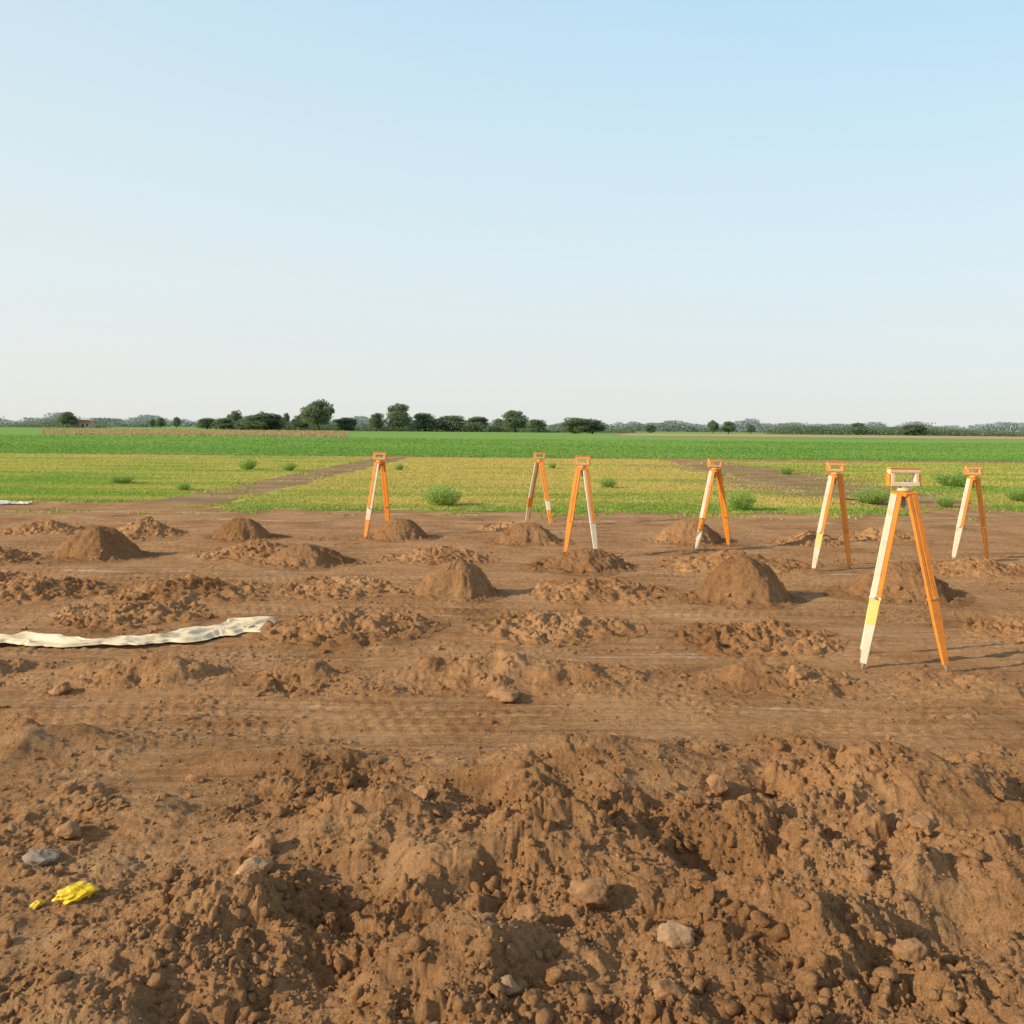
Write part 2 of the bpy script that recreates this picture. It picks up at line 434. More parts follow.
# ------------------------------------------------------------------ grass blades on the fields
def blades(n, xr, yr, hmin, hmax, pal, seed, name, keep=None, pw=1.6, dark=0.95):
    r = np.random.default_rng(seed)
    t = r.random(n)
    a = 1 - pw
    yv = (yr[0] ** a + t * (yr[1] ** a - yr[0] ** a)) ** (1 / a)
    lo = np.array([xr[0](v) if callable(xr[0]) else xr[0] for v in yv]); hi = np.array([xr[1](v) if callable(xr[1]) else xr[1] for v in yv])
    xv = lo + (hi - lo) * r.random(n)
    if keep is not None:
        k = keep(xv, yv, r)
        xv, yv = xv[k], yv[k]
    n = len(xv)
    hgt = (hmin + (hmax - hmin) * r.random(n) ** 1.5) * (0.75 + 0.5 * (perlin(xv * 0.5, yv * 0.5, seed) + 0.5))
    wd = 0.010 + 0.0011 * yv
    ang = r.random(n) * math.pi
    lx = r.normal(0, 0.5, n) * hgt; ly = r.normal(0, 0.5, n) * hgt
    z0 = ground_height(xv, yv)
    b0 = np.stack([xv - np.cos(ang) * wd, yv - np.sin(ang) * wd, z0], 1)
    b1 = np.stack([xv + np.cos(ang) * wd, yv + np.sin(ang) * wd, z0], 1)
    tp = np.stack([xv + lx, yv + ly, z0 + hgt], 1)
    VV = np.stack([b0, b1, tp], 1).reshape(-1, 3)
    FF = np.arange(n * 3).reshape(n, 3)
    cc = np.repeat(pal(xv, yv, r), 3, axis=0)
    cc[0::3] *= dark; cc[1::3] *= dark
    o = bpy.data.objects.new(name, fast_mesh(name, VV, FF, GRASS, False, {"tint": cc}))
    o["kind"] = "stuff"
    return link(o)

def lerp(a, b, t):
    return np.array(a)[None] * (1 - t[:, None]) + np.array(b)[None] * t[:, None]

def pal_mid(x, y, r):
    g = sstep(-0.75, 0.50, fbm(x * 0.10, y * 0.40, 201, 2) + 0.55 * sstep(24, 34, y) - 0.50 * (1 - sstep(21, 24.0, y)) + r.normal(0, 0.04, len(x)))
    c = lerp((0.29, 0.43, 0.09), (0.66, 0.54, 0.18), g)
    return c * (0.95 + 0.10 * r.random(len(x)))[:, None]
def pal_left(x, y, r):
    g = sstep(-0.50, 0.55, fbm(x * 0.09, y * 0.45, 205, 2) + 0.25 * sstep(26, 36, y) + r.normal(0, 0.04, len(x)))
    c = lerp((0.29, 0.44, 0.09), (0.56, 0.52, 0.15), g)
    return c * (0.95 + 0.10 * r.random(len(x)))[:, None]

patchf = lambda x, y: np.clip(1 - ((x - 11.0 - 0.6 * np.sin(y * .35)) / 3.3) ** 4, 0, 1) * sstep(25, 27, y) * (1 - sstep(47, 50, y)) * 0.93
edge_n = lambda y, s: 0.35 * fbm(y * 0.5, y * 0 + 2, s, 3)
blades(130000, (-7.9, 9.6), (21.0, 58), 0.02, 0.06, pal_mid, 301, "grass",
       keep=lambda x, y, r: (y > 21.3 + 1.2 * fbm(x * 0.6, x * 0, 303, 3) + r.normal(0, 0.25, len(x))) & (r.random(len(x)) > patchf(x, y)) & (x > -7.2 + edge_n(y, 361) + r.normal(0, .12, len(x)) + (y - 23) * 0.02))
blades(100000, (lambda v: -(0.62 * v + 3), -8.6), (22.6, 58), 0.02, 0.06, pal_left, 311, "grass",
       keep=lambda x, y, r: (y > 23.3 + 0.9 * fbm(x * 0.6, x * 0, 313, 3) + r.normal(0, 0.25, len(x))) & (x < -9.5 + edge_n(y, 363) + r.normal(0, .12, len(x)) + (y - 23) * 0.02))
blades(70000, (12.8, lambda v: 0.62 * v + 4), (21.5, 56), 0.025, 0.08, pal_left, 321, "grass",
       keep=lambda x, y, r: (y > 22.4 + 0.9 * fbm(x * 0.6, x * 0, 323, 3) + r.normal(0, 0.25, len(x))) & (r.random(len(x)) > patchf(x, y)))
blades(34000, (lambda v: -0.62 * v, lambda v: 0.62 * v), (19.8, 60), 0.03, 0.09, pal_left, 331, "grass",
       keep=lambda x, y, r: (fbm(x * 0.5, y * 0.5, 333, 3) > 0.15))
def pal_far(x, y, r):
    c = lerp((0.19, 0.36, 0.075), (0.26, 0.42, 0.10), sstep(-0.4, 0.5, fbm(x * 0.03, y * 0.06, 207, 3)))
    return c * (0.95 + 0.10 * r.random(len(x)))[:, None]
blades(80000, (lambda v: -(0.62 * v + 5), lambda v: 0.62 * v + 5), (60, 160), 0.05, 0.12, pal_far, 341, "crop", pw=1.8, dark=0.97)
def pal_dry(x, y, r):
    return lerp((0.40, 0.34, 0.16), (0.56, 0.43, 0.24), r.random(len(x)))
blades(22000, (lambda v: -0.53 * v, lambda v: -0.185 * v), (165, 360), 0.15, 0.6, pal_dry, 351, "dry_grass", pw=1.5, dark=0.95)

# ------------------------------------------------------------------ dirt mounds
MOUNDS = [
    (-6.3, 13.5, .60, .45, 0), (-6.75, 16.2, .60, .28, .4), (-4.75, 15.8, .50, .34, 0), (-3.95, 13.8, .70, .17, .5),
    (-3.0, 13.0, .58, .25, .15), (-1.95, 15.9, .46, .34, 0), (-1.2, 13.5, .66, .19, .4), (-.62, 10.6, .42, .40, 0.05),
    (.32, 15.6, .52, .32, .1), (1.02, 12.8, .58, .25, .3), (1.06, 10.8, .66, .14, .6), (3.15, 15.8, .54, .37, .1),
    (2.72, 10.5, .52, .50, .08), (3.3, 13.0, .80, .21, .45), (5.3, 15.8, .48, .20, .4), (4.8, 10.9, .62, .37, .15),
    (-3.8, 10.6, .72, .17, .6), (-2.15, 10.9, .60, .13, .45), (-1.62, 8.75, .64, .15, .7), (.48, 8.9, .60, .10, .7),
    (-4.0, 9.3, .62, .11, .6), (-5.6, 10.5, .60, .15, .6), (2.35, 8.5, .60, .08, .7), (6.7, 12.8, .62, .15, .5),
    (-8.6, 16.5, .65, .20, .5), (6.9, 16.6, .6, .20, .4), (-7.7, 13.0, .6, .20, .6), (5.4, 8.9, .6, .11, .7),
    (-.1, 17.6, .45, .12, .4), (-6.9, 11.3, .6, .14, .6),
]
spots = []
rsp = np.random.default_rng(77)
for i, (mx, my, R, H, rg) in enumerate(MOUNDS):
    nrr, naa = 64, 156
    rr = np.linspace(0, 1, nrr)
    aa = np.linspace(0, 2 * math.pi, naa, endpoint=False)
    RR, AA = np.meshgrid(rr, aa, indexing='ij')
    ecc = 1.0 + 0.22 * perlin(np.cos(AA) * 1.2 + i * 5.1, np.sin(AA) * 1.2, 401) + 0.05 * perlin(np.cos(AA) * 3 + i, np.sin(AA) * 3, 402)
    Rmax = R * 1.55
    px = np.cos(AA) * RR * Rmax * ecc; py = np.sin(AA) * RR * Rmax * ecc * 0.85
    q = RR * 1.55
    sk = 0.10 * math.sin(i * 2.3)
    qq = np.sqrt((np.cos(AA) * q - sk * 1.2) ** 2 + (np.sin(AA) * q) ** 2)
    smooth_kind = rg < 0.38
    dome = np.clip(1 - (qq / 1.08) ** (2.3 if smooth_kind else 1.6), 0, 1) ** (1.15 if smooth_kind else 1.5)
    toe = 0.13 * np.clip(1 - q / 1.55, 0, 1) ** 1.2
    gx = mx + px; gy = my + py
    z = (0.90 * dome + toe) * H
    fade = np.clip((1.0 - RR) * 4, 0, 1)
    base_band = np.exp(-((q - 1.05) / 0.28) ** 2)
    wgx = gx + 0.04 * perlin(gx * 9, gy * 9, 431); wgy = gy + 0.04 * perlin(gx * 9, gy * 9, 432)
    dn = 0.055 * rg * domes(wgx / 0.22, wgy / 0.22, 411) + (0.012 + 0.03 * rg + 0.04 * base_band) * domes(wgx / 0.11, wgy / 0.11, 415) + (0.018 + 0.02 * rg + 0.03 * base_band) * domes(wgx / 0.05, wgy / 0.05, 419)
    dn = dn + (0.014 + 0.045 * rg) * fbm(gx * 5, gy * 5, 421, 5, 0.66)
    dn = dn + 0.15 * H * fbm(gx * 1.9, gy * 1.9, 423, 2) * dome
    z = z + dn * fade
    fineb = np.clip((RR - 0.55) * 4, 0, 1) if smooth_kind else 1.0
    zc = ground_height(gx.ravel(), gy.ravel(), False).reshape(gx.shape)
    zf = ground_height(gx.ravel(), gy.ravel()).reshape(gx.shape)
    zz = zc + (zf - zc) * fineb + z - 0.012 * (RR > 0.98) - 0.02 * (RR > 0.995)
    # places where loose lumps have rolled on this mound
    cnt = 26 if smooth_kind else 85
    ri = (nrr * (np.sqrt(rsp.random(cnt)) if not smooth_kind else 0.55 + 0.4 * rsp.random(cnt))).astype(int).clip(2, nrr - 4)
    ai = rsp.integers(naa, size=cnt)
    spots.append(np.stack([gx[ri, ai], gy[ri, ai], zz[ri, ai]], 1))
    VV = np.stack([px.ravel(), py.ravel(), zz.ravel()], 1)
    id2 = np.arange(nrr * naa).reshape(nrr, naa)
    nx2 = np.roll(id2, -1, axis=1)
    FF = np.stack([id2[:-1].ravel(), id2[1:].ravel(), nx2[1:].ravel(), nx2[:-1].ravel()], axis=1)
    o = bpy.data.objects.new("dirt_mound", fast_mesh("dirt_mound", VV, FF, DIRT_MOUND if smooth_kind else DIRT_CLOD))
    o.location = (mx, my, 0)
    link(o)
    if not smooth_kind:
        lab = "low lumpy heap of loose brown soil on bare ground"
    elif H > 0.36:
        lab = "tall smooth rounded mound of brown soil on bare ground"
    else:
        lab = "small rounded mound of brown soil on bare ground"
    top(o, lab, "dirt mound", "soil mounds spread over the bare plot")

# ------------------------------------------------------------------ loose clods (uncountable)
def ico(sub):
    import bmesh
    bm = bmesh.new(); bmesh.ops.create_icosphere(bm, subdivisions=sub, radius=1)
    v = np.array([p.co[:] for p in bm.verts]); bm.verts.index_update()
    f = np.array([[q.index for q in p.verts] for p in bm.faces]); bm.free()
    return v, f

def rocky(sub, seed, amp=0.12, cuts=9, dmin=0.55):
    v, f = ico(sub)
    r = np.random.default_rng(seed * 17 + 3)
    out = v.copy()
    for _ in range(cuts):
        n = r.normal(size=3); n /= np.linalg.norm(n)
        d = dmin + (0.92 - dmin) * r.random()
        k = np.clip(out @ n - d, 0, None)
        out = out - k[:, None] * n[None] * 0.9
    for i, p in enumerate(out):
        q = Vector(v[i]) * 1.6 + Vector((seed * 3.1, seed * 1.7, 0))
        d = mnoise.noise(q) * amp * 1.4 + mnoise.noise(q * 2.7) * amp
        if sub > 2:
            d += mnoise.noise(q * 7) * amp * 0.4
        out[i] = p * (1 + d)
    return out, f

protos = [rocky(2, s, 0.30, 9, 0.40) for s in range(16)]
def scatter_clods(n, yr, size, name, seed, thresh=0.25, pw=1.5, mat=DIRT_CLOD, xspan=0.62, ex=0.45, clump=1.0, pts=None):
    r = np.random.default_rng(seed)
    if pts is None:
        t = r.random(n * 6); a = 1 - pw
        yv = (yr[0] ** a + t * (yr[1] ** a - yr[0] ** a)) ** (1 / a)
        xv = (r.random(n * 6) * 2 - 1) * (xspan * yv + 0.6)
        cl = sstep(-0.3, 0.4, fbm(xv * 1.6, yv * 1.6, seed, 3)) * clump + (1 - clump) * 0.5
        k = clodness(xv, yv) * (0.25 + cl) > thresh * r.random(len(xv)) * 2
        if thresh < 0:
            k = cl > r.random(len(xv))
        xv, yv = xv[k][:n], yv[k][:n]
        zv = ground_height(xv, yv)
    else:
        xv, yv, zv = pts[:, 0], pts[:, 1], pts[:, 2]
    n = len(xv)
    PV = np.array([p[0] for p in protos]); pf = protos[0][1]
    ids = r.integers(len(protos), size=n)
    s = np.minimum(size[0] * (1 - r.random(n)) ** (-ex), size[1])
    A1 = r.random(n) * 6.28; B1 = r.random(n) * 6.28
    sc = np.stack([np.ones(n), 0.65 + 0.35 * r.random(n), 0.5 + 0.4 * r.random(n)], 1) * s[:, None]
    w = PV[ids] * sc[:, None, :]
    x1, y1, z1 = w[..., 0], w[..., 1], w[..., 2]
    cb, sb = np.cos(B1)[:, None], np.sin(B1)[:, None]
    y2 = y1 * cb - z1 * sb; z2 = y1 * sb + z1 * cb
    ca, sa = np.cos(A1)[:, None], np.sin(A1)[:, None]
    x3 = x1 * ca - y2 * sa; y3 = x1 * sa + y2 * ca
    VV = np.stack([x3 + xv[:, None], y3 + yv[:, None], z2 + (zv + s * 0.08)[:, None]], -1).reshape(-1, 3)
    FF = (pf[None] + (np.arange(n) * PV.shape[1])[:, None, None]).reshape(-1, 3)
    o = bpy.data.objects.new(name, fast_mesh(name, VV, FF, mat))
    o["kind"] = "stuff"
    link(o)
scatter_clods(10000, (2.6, 7.8), (0.0065, 0.046), "dirt_clods", 501, 0.35, 1.6, ex=0.45)
scatter_clods(1800, (7.8, 19.5), (0.011, 0.036), "dirt_clods", 502, 0.15, 1.4)
scatter_clods(7000, (2.6, 15), (0.0045, 0.022), "dirt_clods", 503, -1, 1.9, ex=0.42)
scatter_clods(0, None, (0.012, 0.045), "dirt_clods", 504, pts=np.concatenate(spots))

# ------------------------------------------------------------------ single stones
STONES = [
    (-1.12, 3.90, .082, .68, STONE_TAN, "tan rounded stone lying on loose soil"),
    (-1.15, 4.12, .072, .85, STONE_BROWN, "brown rounded stone behind another on loose soil"),
    (-2.13, 4.04, .068, .50, STONE_GREY, "flat grey stone half sunk in bare soil"),
    (-2.12, 4.27, .062, .65, STONE_BROWN, "brown stone resting on bare soil"),
    (0.64, 3.34, .062, .62, STONE_TAN, "pale angular stone on churned soil"),
    (0.0, 3.05, .042, .50, STONE_TAN, "small pale flat stone on churned soil"),
    (1.14, 4.82, .068, .85, STONE_BROWN, "brown block of hard soil on a heap"),
    (1.28, 4.80, .055, .80, STONE_BROWN, "small brown stone on a soil heap"),
    (-.03, 6.55, .115, .50, STONE_BROWN, "brown flat rock beside a row of heaped soil"),
    (0.34, 3.66, .085, .65, STONE_BROWN, "large brown lump of hard soil on churned ground"),
    (-.10, 3.45, .060, .75, STONE_BROWN, "round brown lump on churned soil"),
    (0.08, 3.50, .055, .70, STONE_BROWN, "brown lump on churned soil"),
    (-2.35, 4.75, .05, .75, STONE_BROWN, "small brown lump on bare soil"),
    (-2.20, 4.72, .04, .75, STONE_BROWN, "small brown lump on bare soil"),
    (-1.75, 4.95, .05, .45, STONE_BROWN, "flat brown stone on bare soil"),
    (-2.22, 3.52, .045, .60, STONE_GREY, "small grey stone on bare soil"),
    (2.25, 6.9, .08, .60, STONE_BROWN, "brown stone in a row of heaped soil"),
    (1.95, 4.15, .07, .7, STONE_BROWN, "brown lump of soil on a heap"),
    (0.55, 3.0, .055, .75, STONE_BROWN, "brown lump on churned soil"),
    (1.50, 3.3, .055, .7, STONE_BROWN, "brown lump on churned soil"),
    (-3.35, 6.6, .08, .6, STONE_BROWN, "brown stone at the foot of a low soil row"),
    (-0.45, 4.7, .055, .7, STONE_BROWN, "brown lump on churned soil"),
    (-3.7, 6.3, .06, .6, STONE_BROWN, "brown stone beside wheel ruts"),
]
for i, (sx, sy, sr, fl, mt, lab) in enumerate(STONES):
    v, f = rocky(4, 40 + i, 0.17, 11, 0.5)
    v = v * np.array([1.0, 0.8, fl]) * sr * 1.15
    a = random.random() * 1.2 - 0.6
    M = np.array([[math.cos(a), -math.sin(a), 0], [math.sin(a), math.cos(a), 0], [0, 0, 1]])
    o = bpy.data.objects.new("stone", fast_mesh("stone", v @ M.T, f, mt))
    o.location = (sx, sy, gh_around(sx, sy, sr * 0.8) + sr * fl * 0.32)
    link(o); top(o, lab, "stone", "loose stones on the soil")

# ------------------------------------------------------------------ surveying tripods
def beam(V, F, MI, p0, p1, side, w0, w1, t0, t1, mi, bev=0.15):
    p0 = Vector(p0); p1 = Vector(p1); ax = (p1 - p0).normalized()
    s = (side - ax * side.dot(ax)).normalized(); n = ax.cross(s)
    base = len(V)
    for p, w, t in ((p0, w0, t0), (p1, w1, t1)):
        c = min(w, t) * bev
        for (a, b) in ((w / 2 - c, t / 2), (w / 2, t / 2 - c), (w / 2, -t / 2 + c), (w / 2 - c, -t / 2),
                       (-w / 2 + c, -t / 2), (-w / 2, -t / 2 + c), (-w / 2, t / 2 - c), (-w / 2 + c, t / 2)):
            V.append(p + s * a + n * b)
    for k in range(8):
        F.append([base + k, base + (k + 1) % 8, base + 8 + (k + 1) % 8, base + 8 + k]); MI.append(mi)
    F.append([base + k for k in range(8)][::-1]); MI.append(mi)
    F.append([base + 8 + k for k in range(8)]); MI.append(mi)

def cyl(V, F, MI, p0, p1, r0, r1, mi, n=16):
    p0 = Vector(p0); p1 = Vector(p1); ax = (p1 - p0).normalized()
    a = ax.orthogonal().normalized(); b = ax.cross(a)
    base = len(V)
    for p, r in ((p0, r0), (p1, r1)):
        for k in range(n):
            th = 2 * math.pi * k / n
            V.append(p + a * math.cos(th) * r + b * math.sin(th) * r)
    for k in range(n):
        F.append([base + k, base + (k + 1) % n, base + n + (k + 1) % n, base + n + k]); MI.append(mi)
    F.append([base + k for k in range(n)][::-1]); MI.append(mi)
    F.append([base + n + k for k in range(n)]); MI.append(mi)

def make_tripod(hub, feet, ztop, schemes, label, yaw=0.0, head=None, fat=1.12, frame=(0.140, 0.22, 0.080, 0.038)):
    head = head or PLATE
    hx, hy = hub
    z0 = gh(hx, hy, False)
    e = bpy.data.objects.new("surveying_tripod", None)
    e.empty_display_size = 0.3
    e.location = (hx, hy, z0)
    link(e); top(e, label, "tripod", "surveying tripods standing on the bare plot")
    zt = ztop - z0
    fr_h, fr_w, fr_d, bar = frame
    z_plate = zt - fr_h - 0.012
    cy, sy_ = math.cos(yaw), math.sin(yaw)
    def rot(x, y, z): return Vector((x * cy - y * sy_, x * sy_ + y * cy, z))
    side = rot(1, 0, 0)
    Vv, Fv, Mi = [], [], []
    cyl(Vv, Fv, Mi, (0, 0, z_plate - 0.024), (0, 0, z_plate), 0.064, 0.068, 0, 24)
    cyl(Vv, Fv, Mi, (0, 0, z_plate - 0.075), (0, 0, z_plate - 0.0242), 0.046, 0.056, 1, 20)
    cyl(Vv, Fv, Mi, (0, 0, z_plate - 0.17), (0, 0, z_plate - 0.0752), 0.014, 0.018, 2, 12)
    cyl(Vv, Fv, Mi, (0, 0, z_plate + 0.0002), (0, 0, z_plate + 0.0118), 0.040, 0.036, 2, 20)
    mesh_obj("tripod_head", Vv, Fv, (head, ORANGE, STEEL), False, parent=e, mat_idx=Mi)
    Vv, Fv, Mi = [], [], []
    zb = zt - fr_h
    hw = fr_w / 2
    beam(Vv, Fv, Mi, rot(-hw, 0, zb + bar / 2), rot(hw, 0, zb + bar / 2), Vector((0, 0, 1)), bar, bar, fr_d, fr_d, 0)
    beam(Vv, Fv, Mi, rot(-hw - 0.004, 0, zt - bar / 2 - 0.010), rot(hw + 0.004, 0, zt - bar / 2 - 0.010), Vector((0, 0, 1)), bar, bar, fr_d, fr_d, 0)
    beam(Vv, Fv, Mi, rot(-hw - 0.012, 0, zt - 0.005), rot(hw + 0.012, 0, zt - 0.005), Vector((0, 0, 1)), 0.0098, 0.0098, fr_d * 1.15, fr_d * 1.15, 1, 0.3)
    for sgn in (-1, 1):
        xx_ = sgn * (hw - bar / 2 - 0.002)
        beam(Vv, Fv, Mi, rot(xx_, 0, zb + bar), rot(xx_, 0, zt - bar - 0.010), side, bar, bar, fr_d * 0.92, fr_d * 0.92, 0)
        beam(Vv, Fv, Mi, rot(sgn * (hw + 0.0075), 0, zb + bar * 0.1), rot(sgn * (hw + 0.0075), 0, zt - bar * 1.5), side, 0.018, 0.018, fr_d * 0.8, fr_d * 0.8, 1)
    fr = mesh_obj("sighting_frame", Vv, Fv, (head, ORANGE), False, parent=e, mat_idx=Mi)
    Vv, Fv, Mi = [], [], []
    cyl(Vv, Fv, Mi, rot(0.035, -0.03, zb + bar + 0.0145), rot(0.035, 0.03, zb + bar + 0.0145), 0.014, 0.014, 0, 16)
    mesh_obj("sighting_lens", Vv, Fv, (STEEL,), False, parent=fr, mat_idx=Mi)
    for li, ((fx, fy), sch) in enumerate(zip(feet, schemes)):
        thin = 0.72 if li == 2 else fat
        fz = gh(fx, fy) - z0
        foot = Vector((fx - hx, fy - hy, fz - 0.02))
        out = Vector((foot.x, foot.y, 0)).normalized()
        hip = Vector((0, 0, z_plate - 0.05)) + (out * 0.062 if li < 2 else Vector((-0.035, 0.045, 0)))
        ax = (foot - hip).normalized()
        tang = Vector((-out.y, out.x, 0))
        wdir = (tang * 0.45 * (1 if tang.x >= 0 else -1) + Vector((0.9, 0, 0))).normalized()
        wdir = (wdir - ax * wdir.dot(ax)).normalized()
        def at(t): return hip + (foot - hip) * t
        outer, inner, lo, acc = sch
        s_out = -1 if foot.x < 0 else 1
        V1, F1, M1 = [], [], []
        wo, wi = 0.045 * thin, 0.030 * thin
        beam(V1, F1, M1, at(0) + wdir * (wo / 2 + 0.0012) * s_out, at(0.60) + wdir * (wo / 2 + 0.0012) * s_out, wdir, wo, wo, 0.032, 0.032, 0)
        beam(V1, F1, M1, at(0) - wdir * (wi / 2 + 0.0012) * s_out, at(0.60) - wdir * (wi / 2 + 0.0012) * s_out, wdir, wi, wi, 0.028, 0.028, 1)
        leg = mesh_obj("leg", V1, F1, (outer, inner), False, parent=e, mat_idx=M1)
        ce = wdir * (wo - wi) / 2 * s_out
        V1, F1, M1 = [], [], []
        beam(V1, F1, M1, at(0.601) + ce, at(0.74) + ce * 0.6, wdir, 0.074 * thin, 0.068 * thin, 0.032, 0.032, 1)
        beam(V1, F1, M1, at(0.7405) + ce * 0.6, at(0.955), wdir, 0.067 * thin, 0.044 * thin, 0.031, 0.026, 0)
        mesh_obj("leg_extension", V1, F1, (lo, acc), False, parent=leg, mat_idx=M1)
        V1, F1, M1 = [], [], []
        beam(V1, F1, M1, at(0.587) + ce, at(0.600) + ce, wdir, 0.083 * thin, 0.083 * thin, 0.042, 0.042, 0)
        pz = at(0.593) + ce; nrm = ax.cross(wdir)
        if nrm.y > 0: nrm = -nrm
        cyl(V1, F1, M1, pz + nrm * 0.0212, pz + nrm * 0.040, 0.011, 0.009, 1, 12)
        mesh_obj("clamp", V1, F1, (acc if acc is not YELLOW else WHITE, STEEL), False, parent=leg, mat_idx=M1)
        V1, F1, M1 = [], [], []
        cyl(V1, F1, M1, at(0.9552), at(1.0), 0.018, 0.005, 0, 12)
        mesh_obj("foot_spike", V1, F1, (STEEL,), False, parent=leg, mat_idx=M1)
        V1, F1, M1 = [], [], []
        cyl(V1, F1, M1, at(0.0) - wdir * 0.048 * thin, at(0.0) + wdir * 0.048 * thin, 0.018, 0.018, 0, 14)
        mesh_obj("hinge", V1, F1, (ORANGE,), False, parent=leg, mat_idx=M1)
    return e

O, Wt, Ye = ORANGE, WHITE, YELLOW
make_tripod((-2.41, 16.2), [(-2.617, 15.9), (-2.256, 16.4), (-2.68, 16.5)], 1.54,
            [(O, Wt, O, Wt), (O, O, O, O), (O, O, O, O)], "orange tripod with white bands beside a soil mound", fat=1.25)
make_tripod((.584, 18.5), [(.32, 18.9), (.81, 17.9), (.38, 19.2)], 1.50,
            [(Wt, O, Wt, O), (O, O, O, Wt), (Wt, O, O, O)], "orange and white tripod near the field edge", 0.1, fat=1.25)
make_tripod((1.11, 13.9), [(.84, 13.8), (1.32, 13.6), (.885, 14.25)], 1.57,
            [(O, O, O, O), (O, Wt, Wt, Wt), (O, O, O, O)], "tripod with one orange and one pale leg on bare soil", -0.05, fat=1.2)
make_tripod((3.43, 14.95), [(3.055, 14.65), (3.71, 15.1), (3.19, 15.3)], 1.51,
            [(Wt, O, Wt, O), (O, O, O, O), (Wt, O, O, O)], "white and orange tripod behind soil mounds", 0.08, fat=1.25)
make_tripod((4.69, 12.85), [(4.276, 12.56), (4.91, 12.85), (4.475, 13.15)], 1.55,
            [(Wt, O, Wt, Ye), (O, O, O, O), (Wt, O, O, O)], "tripod with white leg and orange leg on bare soil", -0.08, fat=1.2)
make_tripod((3.36, 7.6), [(2.959, 7.46), (3.60, 7.30), (3.155, 7.98)], 1.69,
            [(Wt, O, Wt, Ye), (O, O, O, O), (Wt, Wt, Wt, Wt)], "tall weathered tripod with white leg, yellow band and orange leg", 0.05, head=CREAM, fat=1.2, frame=(0.160, 0.25, 0.070, 0.036))
make_tripod((7.34, 14.1), [(6.906, 13.86), (7.58, 14.1), (7.19, 14.45)], 1.46,
            [(Wt, O, Wt, Wt), (O, O, O, O), (Wt, O, O, O)], "short tripod with white leg and orange leg near field edge", -0.1, fat=1.2)

# ------------------------------------------------------------------ plastic sheet and litter
def crumple_mat(name, col, rough=0.45, lo=0.72):
    m, nt, b = new_mat(name)
    L = nt.links
    geo = nt.nodes.new("ShaderNodeNewGeometry")
    n1 = noise_node(nt, geo.outputs["Position"], 5, 5, 0.65)
    r = ramp(nt, [(0.35, tuple(c * lo for c in col)), (0.55, col)]); L.new(n1.outputs["Fac"], r.inputs[0])
    L.new(r.outputs[0], b.inputs["Base Color"]); b.inputs["Roughness"].default_value = rough
    bp = nt.nodes.new("ShaderNodeBump"); bp.inputs["Strength"].default_value = 0.4; bp.inputs["Distance"].default_value = 0.01
    n2 = noise_node(nt, geo.outputs["Position"], 30, 4, 0.6)
    L.new(n2.outputs["Fac"], bp.inputs["Height"]); L.new(bp.outputs[0], b.inputs["Normal"])
    return m
TARP = crumple_mat("cream_plastic", (0.86, 0.72, 0.50), 0.6)
TARP2 = crumple_mat("white_plastic", (0.78, 0.74, 0.64))
BAG = crumple_mat("yellow_plastic", (0.90, 0.62, 0.02), rough=0.35)

